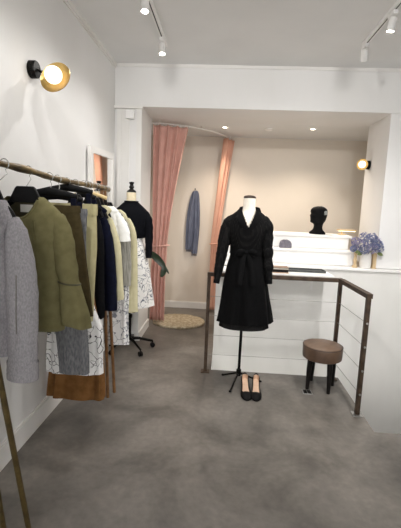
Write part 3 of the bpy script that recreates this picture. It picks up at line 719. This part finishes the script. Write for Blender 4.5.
o=obj('wall_hook', G().tube([(sx,sy,1.775),(sx,sy-.05,1.77),(sx,sy-.075,1.79)], .006, 8), M['blackmetal']); tag(o,'small dark wall hook holding the slate blue scarf','hook')

# round shaggy rug
g=G(); rs=[]
for i in range(15):
    k=i/14; r=.345*(1-k*k*.999) if i>2 else .345*(1-.0*i)
    h=.004+.028*min(1,i/2.5) if i<=2 else .032+.006*k
    rs.append([])
    for j in range(72):
        a=2*PI*j/72; rr=r*(1+.035*noise.noise(Vector((math.cos(a)*3,math.sin(a)*3,1)))+.02*noise.noise(Vector((math.cos(a)*11,math.sin(a)*11,4))))
        x,y_=-.545+rr*math.cos(a),5.0+rr*.9*math.sin(a)
        rs[-1].append((x,y_,max(.002,h+.009*noise.noise(Vector((x*28,y_*28,i)))) if i else .002))
tag(obj('rug', g.rings(rs), M['rug'], auto=0), 'round shaggy beige rug on the floor in front of the fitting corner', 'rug')

# ------------------------------------------------------------------ railing round the stairwell
t=thing('railing', 'brown steel railing with thin cables around the stairwell opening', 'railing', (.5,3.4,0))
PL,PM,PR=Vector((-.113,3.47,0)),Vector((1.055,3.48,0)),Vector((1.074,2.85,0)); HZ=.94; ph=.02
for P in (PL,PM,PR):
    p_=obj('post', G().bevbox(P.x-ph*.75,P.x+ph*.75,P.y-ph,P.y+ph,.008,HZ-.034,.003), M['rail'], t, False)
    obj('base_plate', G().bevbox(P.x-.04,P.x+.04,P.y-.04,P.y+.04,0,.008,.002), M['steel'] if P is PR else M['rail'], p_, False)
def bar(a,b,hw,z0,z1,e0=0,e1=0):
    d=(b-a).normalized(); s=Vector((-d.y,d.x,0)); a=a-d*e0; b=b+d*e1; c=(a+b)/2; c.z=(z0+z1)/2
    return G().obox(c,d,s,Vector((0,0,1)),(b-a).length/2,hw,(z1-z0)/2)
obj('handrail', bar(PL,PM,.022,HZ-.034,HZ,.016,.015), M['rail'], t, False)
obj('handrail', bar(PM,PR,.022,HZ-.034,HZ,-.022,.02), M['rail'], t, False)
for z in (.17,.355,.54,.72):
    obj('cable', G().tube([PL+Vector((ph*.75,0,z)),PM+Vector((-ph*.75,0,z))], .002, 8), M['cable'], t)
    obj('cable', G().tube([PM+Vector((0,-ph,z)),PR+Vector((0,ph,z))], .002, 8), M['cable'], t)
    obj('cable_fitting', G().lathe([(.008,0),(.009,.004),(.006,.01),(.001,.011)], PR+Vector((0,-ph,z)), (0,-1,0), 14), M['steel'], t)
# ------------------------------------------------------------------ counter and what lies on it
t=thing('counter', 'long white stepped sales counter behind the stair railing', 'counter', (.7,4.45,.945))
obj('front_panel', G().bevbox(-.02,1.43,4.325,4.35,.945,1.085,.002), M['white'], t, False)
obj('step', G().bevbox(-.03,1.445,4.31,4.56,1.085,1.105,.003), M['white'], t, False)
obj('rear_panel', G().bevbox(-.02,1.43,4.56,4.585,1.105,1.235,.002), M['white'], t, False)
obj('worktop', G().bevbox(-.03,1.46,4.54,4.98,1.235,1.262,.003), M['white'], t, False)
obj('end_panel', G().box(1.405,1.43,4.352,4.95,.946,1.084).box(1.405,1.43,4.586,4.95,1.084,1.234).box(-.02,.005,4.352,4.95,.946,1.084).box(-.02,.005,4.586,4.95,1.084,1.234), M['white'], t, False)
t=thing('shelf', 'thin white shelf fixed just behind the railing above the stairwell', 'shelf', (.5,3.95,.9))
obj('board', G().bevbox(-.05,1.085,3.78,4.13,.885,.91,.003), M['white'], t, False)
for x in (.05,.95): obj('bracket', G().box(x-.012,x+.012,3.9,4.15,.855,.885).box(x-.012,x+.012,4.13,4.15,.70,.855), M['white'], t, False)
# dark slate tray, box and notebook
t=thing('tray', 'long flat dark slate tray on the white shelf behind the railing', 'tray', (.75,4.02,.91))
g=G().bevbox(.47,1.04,3.93,4.09,.91,.918,.002)
obj('tray_base', g, M['traydark'], t, False)
obj('tray_rim', G().box(.47,1.04,3.93,3.938,.918,.932).box(.47,1.04,4.082,4.09,.918,.932).box(.47,.478,3.938,4.082,.918,.932).box(1.032,1.04,3.938,4.082,.918,.932), M['traydark'], t, False)
o=thing('box', 'low dark box with pale edge and brass catch under the brown notebook, next to dress', 'box', (.55,3.86,.91))
obj('box_body', G().bevbox(.40,.65,3.80,3.925,.91,.918,.002), M['nude'], o, False)
obj('lid', G().bevbox(.40,.645,3.805,3.92,.9185,.945,.003), M['blackwood'], o, False)
obj('catch', G().ball((.46,3.803,.936),.007,12,8), M['brass'], o)
o=thing('notebook', 'brown notebook lying on the low dark box behind the railing', 'notebook', (.52,3.87,.9455))
obj('pages', G().bevbox(.375,.645,3.81,3.93,.9475,.961,.001), M['tag'], o, False)
obj('cover', G().bevbox(.37,.65,3.805,3.934,.961,.9665,.001).bevbox(.37,.65,3.805,3.934,.9452,.9474,.0008), M['notebook'], o, False)
# grey felt pouch : two rounded halves
t=thing('pouch', 'small rounded grey felt pouch on the counter step', 'pouch', (.70,4.44,1.105))
def half(x0,x1,r0,r1):
    prof=[]
    n=10
    pts=[(x0,1.106)]+[(x0+r0*(1-math.cos(PI/2*i/n)), 1.196-r0+r0*math.sin(PI/2*i/n)) for i in range(n+1)]+[(x1-r1+r1*math.sin(PI/2*i/n), 1.196-r1+r1*math.cos(PI/2*i/n)) for i in range(n+1)]+[(x1,1.106)]
    return G().rings([[ (x,yy,z) for x,z in pts] for yy in (4.415,4.475)])
obj('pouch_half', half(.635,.696,.05,.006), M['felt'], t, auto=30); obj('pouch_half', half(.699,.765,.006,.055), M['felt'], t, auto=30)
# black bust
hx_,hy_,hz_=1.105,4.72,1.262
t=thing('head_bust', 'black display head with silver headband on the white counter', 'bust', (hx_,hy_,hz_))
ang=math.radians(200); ca,sa=math.cos(ang),math.sin(ang)      # the face looks left and a little to the viewer
prof=[ # z, front, back, half width (front/back from the neck axis)
 (0,.085,.085,.10),(.012,.088,.086,.103),(.03,.075,.075,.088),(.05,.055,.06,.062),(.075,.045,.055,.05),(.105,.045,.06,.047),(.122,.058,.065,.05),
 (.132,.082,.07,.052),(.142,.096,.078,.056),(.155,.099,.086,.06),(.165,.094,.091,.062),(.172,.100,.093,.064),(.178,.095,.095,.065),(.185,.100,.097,.067),(.193,.096,.099,.069),(.205,.100,.102,.071),(.222,.100,.105,.073),(.238,.092,.107,.075),(.25,.096,.107,.076),(.265,.099,.106,.076),(.285,.094,.1,.073),(.302,.08,.085,.065),(.316,.055,.06,.048),(.325,.02,.025,.02)]
rs=[]
for (z,fr,bk,hw) in cr_interp(prof, 66):
    ring=[]
    for j in range(40):
        a=2*PI*j/40; c,s=math.cos(a),math.sin(a)
        lx=(fr if c>0 else bk)*math.copysign(abs(c)**.9,c); ly=hw*math.copysign(abs(s)**.9,s)
        zn=z-.212
        if c>0:
            nose=math.exp(-(s/.2)**2)*math.exp(-(zn/.016)**2)*.012 + math.exp(-(s/.17)**2)*math.exp(-((zn-.02)/.02)**2)*.006
            eye=-math.exp(-((abs(s)-.42)/.16)**2)*math.exp(-((z-.238)/.012)**2)*.008
            lx+=nose+eye
        else:
            ear=math.exp(-((abs(c)-.12)/.09)**2)*math.exp(-((z-.222)/.024)**2)*.009; ly+=math.copysign(ear,s)
        ring.append((hx_+ (lx*ca-ly*sa), hy_+(lx*sa+ly*ca), hz_+z))
    rs.append(ring)
obj('head', G().rings(rs), M['headblack'], t)
band=[]
for j in range(49):
    a=-.38+(PI+.76)*j/48          # over the crown from ear to ear
    band.append((math.cos(a)*.08, .262+.0*a, math.sin(a)))
g=G(); rs=[]
for j in range(33):
    a=PI*j/32; ly=math.cos(a)*.0775; z=.222+math.sin(a)*.106
    row=[]
    for lx,e in ((-.080,-.004),(-.077,.003),(-.052,.005),(-.028,.003),(-.025,-.004)):
        k=math.sqrt(1-(lx/.122)**2)+(e+.004)/.08
        row.append((lx, math.cos(a)*.0765*k, .226+math.sin(a)*.098*k))
    rs.append([(hx_+(lx*ca-yy*sa), hy_+(lx*sa+yy*ca), hz_+z) for lx,yy,z in row])
g.rings(rs, True, True)
fixn(obj('headband', g, M['silverband'], t, label='wide silver grey headband'))
# small tray lamp glowing at the counter end
t=thing('desk_lamp', 'low beige lamp with yellow glow at the right end of the counter', 'lamp', (1.41,4.78,1.262))
obj('lamp_base', G().bevbox(1.37,1.45,4.74,4.82,1.262,1.274,.003), M['tanwood'], t, False)
obj('stem', G().tube([(1.41,4.79,1.274),(1.41,4.79,1.31)], .008, 10), M['tanwood'], t)
obj('shade', G().bevbox(1.36,1.57,4.73,4.83,1.31,1.328,.004), M['tanwood'], t, False)
obj('light_strip', G().box(1.375,1.555,4.74,4.82,1.304,1.3095), M['lampglow'], t, False, label='glowing strip')

# vase with blue flowers, two tan boards beside it
vx,vy,vz=1.525,4.24,.945
t=thing('vase', 'white vase of blue flowers on the ledge at the counter end', 'vase', (vx,vy,vz))
obj('vase_body', G().lathe([(.048,0),(.056,.006),(.06,.05),(.058,.12),(.052,.165),(.05,.172),(.044,.17),(.05,.12),(.05,.02),(.001,.012)], (vx,vy,vz), (0,0,1), 28), M['vase'], t)
t=thing('flower_bouquet', 'bunch of blue and lilac hydrangea flowers standing in the white vase', 'flowers', (vx,vy,vz+.06))
random.seed(21)
heads=[(-.075,-.04,.235,.052),(.0,-.06,.265,.055),(.075,-.05,.235,.056),(.03,-.07,.20,.05),(-.04,-.07,.19,.046),(.11,-.02,.215,.05),(-.105,0,.255,.045),(.045,-.01,.305,.045),(-.02,.02,.30,.05),(.10,.02,.265,.045),(-.125,-.02,.19,.03)]
for i,(dx,dy,dz,r) in enumerate(heads):
    c=Vector((vx+dx*1.1-.012,vy+dy-.015,vz+dz*1.08)); r*=1.12; g=G()
    for k in range(46):
        zc=1-2*(k+.5)/46; ph_=k*2.39996; rr=math.sqrt(1-zc*zc); n_=Vector((rr*math.cos(ph_),rr*math.sin(ph_),zc))
        n_=(n_+Vector((random.uniform(-.2,.2),random.uniform(-.2,.2),random.uniform(-.2,.2)))).normalized()
        p=c+n_*r*random.uniform(.75,1.05); u=n_.orthogonal().normalized(); w=n_.cross(u); s=random.uniform(.011,.016); a0=random.uniform(0,PI)
        for q in range(4):
            a=a0+q*PI/2; d=u*math.cos(a)+w*math.sin(a); e=n_.cross(d)
            g.add([p, p+d*s*.55+e*s*.42+n_*.003, p+d*s+n_*.005, p+d*s*.55-e*s*.42+n_*.003, p+d*s*.5-n_*.0015], [(0,1,2,3),(0,4,1),(1,4,2),(2,4,3),(3,4,0)])
    hd=obj('flower_head', g, M['petal'] if i%3 else M['petal2'], t, auto=0)
    obj('flower_stem', G().tube([c-Vector((0,0,r*.5)), (vx+dx*.3,vy+dy*.3,vz+.165), (vx+dx*.2,vy+dy*.2,vz+.07)], .003, 6), M['flowerleaf'], hd)
for (dx,dz,a) in ((-.09,.185,2.6),(-.06,.165,3.6),(.09,.17,.2)):
    p=Vector((vx+dx,vy-.06,vz+dz)); obj('leaf', leafmesh([p+Vector((math.cos(a)*.012*i,-.002*i,-.004*i)) for i in range(6)], .018), M['flowerleaf'], t)
t=thing('wooden_candlestick', 'tan turned wooden stand left of the white vase on the ledge', 'candlestick', (1.415,4.26,vz))
obj('stand', G().lathe([(.026,0),(.028,.006),(.024,.02),(.014,.035),(.016,.06),(.022,.08),(.015,.10),(.013,.13),(.02,.15),(.018,.165),(.001,.167)], (1.415,4.235,vz), (0,0,1), 22), M['tanwood'], t)
t=thing('wooden_block', 'tan upright wooden block right of the white vase on the ledge', 'block', (1.612,4.265,vz))
obj('block_body', G().bevbox(1.588,1.6255,4.20,4.31,vz,vz+.165,.004), M['tanwood'], t, False)
obj('block_foot', G().bevbox(1.585,1.6285,4.195,4.315,vz,vz+.01,.002), M['tanwood'], t, False)

# ------------------------------------------------------------------ black dress on its stand
dx,dy=.200,3.315
t=thing('mannequin', 'white linen dress form with dark wood cap on a thin black tripod stand', 'mannequin', (dx,dy,0))
mtor=[(.80,dx,dy,.11,.08),(.95,dx,dy,.15,.10),(1.13,dx,dy,.105,.08),(1.32,dx,dy,.135,.095),(1.42,dx,dy,.135,.08),(1.475,dx,dy,.085,.062),(1.51,dx+.002,dy,.056,.052),(1.604,dx+.002,dy,.05,.05)]
obj('torso', body(mtor, 40, 56, 2.1, 0,0,0, True, True), M['manneqwhite'], t)
obj('neck_cap', G().lathe([(.05,-.004),(.052,.002),(.05,.01),(.036,.018),(.012,.022)], (dx+.002,dy,1.608), (.02,-.05,1), 28), M['darkwood'], t, label='dark wooden neck cap')
obj('pole', G().tube([(dx-.006,dy,.83),(dx-.010,dy,.05)], .0125, 14).lathe([(.02,.05),(.022,.06),(.022,.10),(.018,.11)], (dx-.010,dy,0)), M['blackmetal'], t)
hubp=Vector((dx-.01,dy,.075))
for e in ((.052,3.40,.008),(.114,3.08,.008),(.385,3.31,.008)):
    lg=obj('leg', G().tube([hubp,hubp.lerp(Vector(e),.25)+Vector((0,0,.002)),e], .0085, 10), M['blackmetal'], t)
    obj('foot', G().ball(Vector(e)+Vector((0,0,.002)), (.013,.013,.009), 12, 8), M['hanger'], lg)
t=thing('dress', 'black belted dress with long sleeves on the dress form beside the railing', 'dress', (dx,dy,.43))
cut=vcut(dx-.003,dy,1.36,1.50,.058,.95)
top=[(1.16,dx-.003,dy,.130,.098),(1.23,dx-.003,dy,.142,.108),(1.33,dx,dy,.165,.120),(1.40,dx,dy,.175,.108),(1.445,dx,dy,.158,.095),(1.485,dx,dy,.115,.080),(1.515,dx+.003,dy,.066,.062)]
obj('bodice', body(top, 60, 110, 2.2, 6, .003, 1, skip=cut), M['lace'], t, label='black dotted lace bodice')
skk=[(.552,dx+.012,dy,.240,.155),(.66,dx+.01,dy,.222,.15),(.82,dx+.005,dy,.197,.14),(1.0,dx,dy,.168,.126),(1.10,dx-.003,dy,.143,.11),(1.165,dx-.003,dy,.130,.099)]
obj('skirt', body(skk, 44, 110, 2.1, 9, .014, 2.0), M['black'], t)
obj('underskirt', body([(.50,dx+.012,dy,.21,.135),(.7,dx+.008,dy,.19,.13),(.95,dx,dy,.15,.11)], 24, 84, 2.1, 8, .006, 1), M['sheer'], t, label='sheer black underskirt')
obj('belt', body([(1.14,dx-.003,dy,.139,.108),(1.165,dx-.003,dy,.137,.106),(1.19,dx-.003,dy,.139,.108)], 4, 72, 2.2, 0,0,0), M['black'], t)
# bow at the front
bx,by,bz=dx-.005,dy-.118,1.16
g=G().ball((bx,by-.004,bz),(.018,.014,.02),14,10)
for s in (-1,1):
    P=[(bx+s*.01,by-.006,bz),(bx+s*.035,by-.016,bz+.012),(bx+s*.06,by-.014,bz+.006),(bx+s*.065,by-.008,bz-.012),(bx+s*.045,by-.006,bz-.014),(bx+s*.01,by-.004,bz)]
    g.tube(smooth_path(P,24), [.014+.01*math.sin(PI*i/24) for i in range(25)], 10, .45, Vector((0,1,0)))
    P=[(bx+s*.006,by-.006,bz-.008),(bx+s*.03,by-.02,bz-.07),(bx+s*(.04 if s<0 else .055),by-.035,bz-.17),(bx+s*(.05 if s<0 else .06),by-.05,bz-.26)]
    g.tube(smooth_path(P,20), [.012+.011*min(1,i/8) for i in range(21)], 10, .25, Vector((0,1,0)))
obj('bow', g, M['black'], t)
obj('sleeve', limb([(dx-.100,dy,1.435),(dx-.158,dy-.004,1.375),(dx-.190,dy-.012,1.26),(dx-.212,dy-.03,1.12),(dx-.230,dy-.055,1.0),(dx-.240,dy-.075,.915)], [.048,.062,.055,.045,.038,.024], 24, 34, .95, seed=1.3, wr=.006), M['lace'], t)
obj('sleeve', limb([(dx+.100,dy,1.435),(dx+.150,dy-.004,1.375),(dx+.164,dy-.012,1.25),(dx+.176,dy-.03,1.12),(dx+.188,dy-.055,1.0),(dx+.195,dy-.07,.93)], [.048,.058,.052,.044,.038,.026], 24, 34, .95, seed=4.1, wr=.006), M['lace'], t)
for (c,d) in (((dx-.240,dy-.075,.915),(-.14,-.22,-1)),((dx+.195,dy-.07,.93),(.06,-.2,-1))):
    obj('cuff', G().lathe([(.0255,-.012),(.027,0),(.0265,.028),(.022,.03)], c, d, 20), M['black'], t)
# shirt collar: two lapels and a band round the neck
def lapel(s):
    # follows the V edge; outer edge falls over the chest
    inner=[(dx-.003+s*.004,dy-.124,1.365),(dx-.003+s*.030,dy-.115,1.425),(dx+.002+s*.058,dy-.078,1.49),(dx+.005+s*.070,dy-.02,1.528)]
    outer=[(dx-.003+s*.030,dy-.130,1.345),(dx-.003+s*.088,dy-.118,1.41),(dx+s*.112,dy-.088,1.455),(dx+s*.10,dy-.01,1.497)]
    I=smooth_path(inner,16); O=smooth_path(outer,16)
    g=G()
    rs=[[I[i], I[i].lerp(O[i],.5)+Vector((0,-.006,.003)), O[i], O[i]+Vector((0,.005,-.002)), I[i].lerp(O[i],.5)+Vector((0,.001,0)), I[i]+Vector((0,.005,0))] for i in range(17)]
    return g.rings(rs)
for s in (-1,1): fixn(obj('lapel', lapel(s), M['black'], t))
pts=[(dx+.005+.072*math.cos(a), dy-.02+.075*math.sin(a), 1.528+.006*math.sin(a)) for a in (PI*k/20 for k in range(21))]
g=G().rings([[Vector(p)+Vector((0,0,-.03)),Vector(p)+Vector((0,0,.004)),Vector(p)+Vector((.012*math.cos(PI*k/20),.012*math.sin(PI*k/20),0)),Vector(p)+Vector((.024*math.cos(PI*k/20),.02*math.sin(PI*k/20),-.03))] for k,p in enumerate(pts)])
fixn(obj('collar', g, M['black'], t))

# ------------------------------------------------------------------ black court shoes
def shoe(x, y, rot, label):
    t=thing('court_shoe', label, 'shoe', (x,y,0), 'black pumps in front of the stand')
    ca,sa=math.cos(rot),math.sin(rot)
    K=1.12
    def W(lx,ly,lz): return Vector((x+K*(lx*ca-ly*sa), y+K*(lx*sa+ly*ca), K*lz))
    # toe points to -y ; ly from -.125 (toe) to .115 (heel)
    st=[(-.130,.004,.006),(-.124,.016,.006),(-.105,.030,.006),(-.075,.038,.006),(-.045,.0385,.008),(-.015,.034,.016),(.02,.028,.032),(.055,.0265,.05),(.085,.027,.060),(.105,.024,.064),(.114,.014,.066)]
    rows=cr_interp([(a,b,c) for a,b,c in st],44)
    def sole(l): return l
    rs=[];ins=[]
    for (ly,hw,zb) in rows:
        # upper edge height: toe box closed in front of -.06, open behind
        k=min(max((ly+.07)/.06,0),1); side=.030+.012*min(max((ly-.03)/.08,0),1)
        ring=[]
        for j in range(21):
            a=PI*j/20           # from right sole edge over the top to the left
            cxx=math.cos(a); ht=math.sin(a)
            toe_h=.030*min(1,(ly+.131)/.05)**.6 if ly>-.131 else .0
            if k<1: hgt=zb+ (toe_h*(1-k)+side*k)*abs(ht)**.7
            else: hgt=zb+side*abs(ht)**.7
            ring.append((cxx*hw,ly,hgt))
        rs.append((ly,hw,zb,ring))
    # outer upper as sheet, skipping the opening
    vs=[];fs=[]
    n=21
    for (ly,hw,zb,ring) in rs:
        for (a,b,c) in ring: vs.append(W(a,b,c))
    for i in range(len(rs)-1):
        for j in range(n-1):
            ly=rs[i][0]; mid=abs(j+.5-10)
            if ly>-.062 and ly<.100 and mid<(3.2+4.6*min(max((ly+.062)/.03,0),1)): continue
            fs.append((i*n+j,i*n+j+1,(i+1)*n+j+1,(i+1)*n+j))
    g=G().add(vs,fs)
    up_=fixn(obj('upper', g, M['suede'], t)); s_=up_.modifiers.new('t','SOLIDIFY'); s_.thickness=.0025; s_.offset=1
    g=G().rings([[W(-hw*.93,ly,zb),W(hw*.93,ly,zb),W(hw*.93,ly,zb-.004),W(-hw*.93,ly,zb-.004)] for (ly,hw,zb,_) in rs])
    fixn(obj('sole', g, M['suede'], t))
    g=G().rings([[W(-hw*.76,ly,zb+.0012),W(-hw*.4,ly,zb+.003),W(hw*.4,ly,zb+.003),W(hw*.76,ly,zb+.0012),W(0,ly,zb+.0005)] for (ly,hw,zb,_) in rs[8:]])
    fixn(obj('insole', g, M['nude'], t, label='nude coloured insole'))
    # lining of the heel counter, nude
    g=G().rings([[W(.020*math.cos(a)*1.05,.088+.022*math.sin(a),z) for a in (-.1+(PI+.2)*q/14 for q in range(15))] + [W(.0185*math.cos(a)*1.05,.086+.021*math.sin(a),z) for a in (PI+.1-(PI+.2)*q/14 for q in range(15))] for z in (.062,.080,.098)])
    fixn(obj('heel_lining', g, M['nude'], t))
    hp=[(.0,.0),(.006,0),(.0055,.02),(.007,.038),(.015,.06)]
    obj('heel', G().rings([[W(r*math.cos(q),.098-.0*z+r*.9*math.sin(q)-.004*(z/.06),z) for q in (2*PI*k/14 for k in range(14))] for r,z in hp[1:]]), M['suede'], t)
    return t
shoe(.243,3.09,.04,'black court shoe with nude insole, left of the pair by the dress stand')
shoe(.328,3.09,-.06,'black court shoe with nude insole, right of the pair by the dress stand')

# ------------------------------------------------------------------ stool
sx_,sy_=.898,3.295
t=thing('stool', 'round brown leather stool with black legs beside the railing corner', 'stool', (sx_,sy_,0))
obj('seat', G().lathe([(.02,.270),(.155,.270),(.163,.276),(.166,.30),(.167,.355),(.166,.375),(.160,.386),(.13,.396),(.07,.401),(.01,.403)], (sx_,sy_,0), (0,0,1), 48), M['leather'], t, label='brown leather seat')
obj('seat_piping', G().tube([(sx_+.1655*math.cos(a),sy_+.1655*math.sin(a),.379) for a in (2*PI*k/48 for k in range(49))], .0035, 8), M['seam'], t)
for a in (205,290,20,110):
    a=math.radians(a); d=Vector((math.cos(a),math.sin(a),0)); c=Vector((sx_,sy_,0))
    obj('leg', G().tube([c+d*.118+Vector((0,0,.2697)), c+d*.125+Vector((0,0,.18)), c+d*.130+Vector((0,0,.0))], [.024,.022,.0145], 12), M['blackwood'], t)
t=thing('floor_socket', 'small square metal floor socket cover in front of the stool', 'floor socket', (.767,3.175,0))
obj('frame', G().bevbox(.727,.807,3.135,3.215,0,.004,.001), M['steel'], t, False)
obj('lid', G().box(.735,.763,3.143,3.207,.0041,.0058).box(.771,.799,3.143,3.207,.0041,.0058), M['blackmetal'], t, False)

# ------------------------------------------------------------------ daylight, camera
w=bpy.data.worlds.new('sky'); sc.world=w; w.use_nodes=True
bg=w.node_tree.nodes['Background']; bg.inputs['Color'].default_value=(1,.99,.975,1); bg.inputs['Strength'].default_value=3.4
cd=bpy.data.cameras.new('camera'); co=bpy.data.objects.new('camera',cd); COL.objects.link(co); sc.camera=co
cd.sensor_fit='VERTICAL'; cd.sensor_height=36; cd.sensor_width=36; cd.lens=390/528*36; cd.clip_start=.02
a=Vector((24.5/390,1,54/390)).normalized(); u=Vector((.048,0,1)); u=(u-a*u.dot(a)).normalized(); r=a.cross(u)
Mw=Matrix((r,a,u))                         # world = Mw @ (right, forward, up)
X=Mw@Vector((1,0,0)); F=Mw@Vector((0,1,0)); U=Mw@Vector((0,0,1))
co.matrix_world=Matrix(((X.x,U.x,-F.x,0),(X.y,U.y,-F.y,0),(X.z,U.z,-F.z,1.5),(0,0,0,1)))
sc.view_settings.view_transform='Standard'; sc.view_settings.look='None'; sc.view_settings.gamma=1; sc.view_settings.use_curve_mapping=False
sc.view_settings.exposure=.36
sc.cycles.use_denoising=True; sc.cycles.max_bounces=8; sc.cycles.diffuse_bounces=6; sc.cycles.sample_clamp_indirect=6
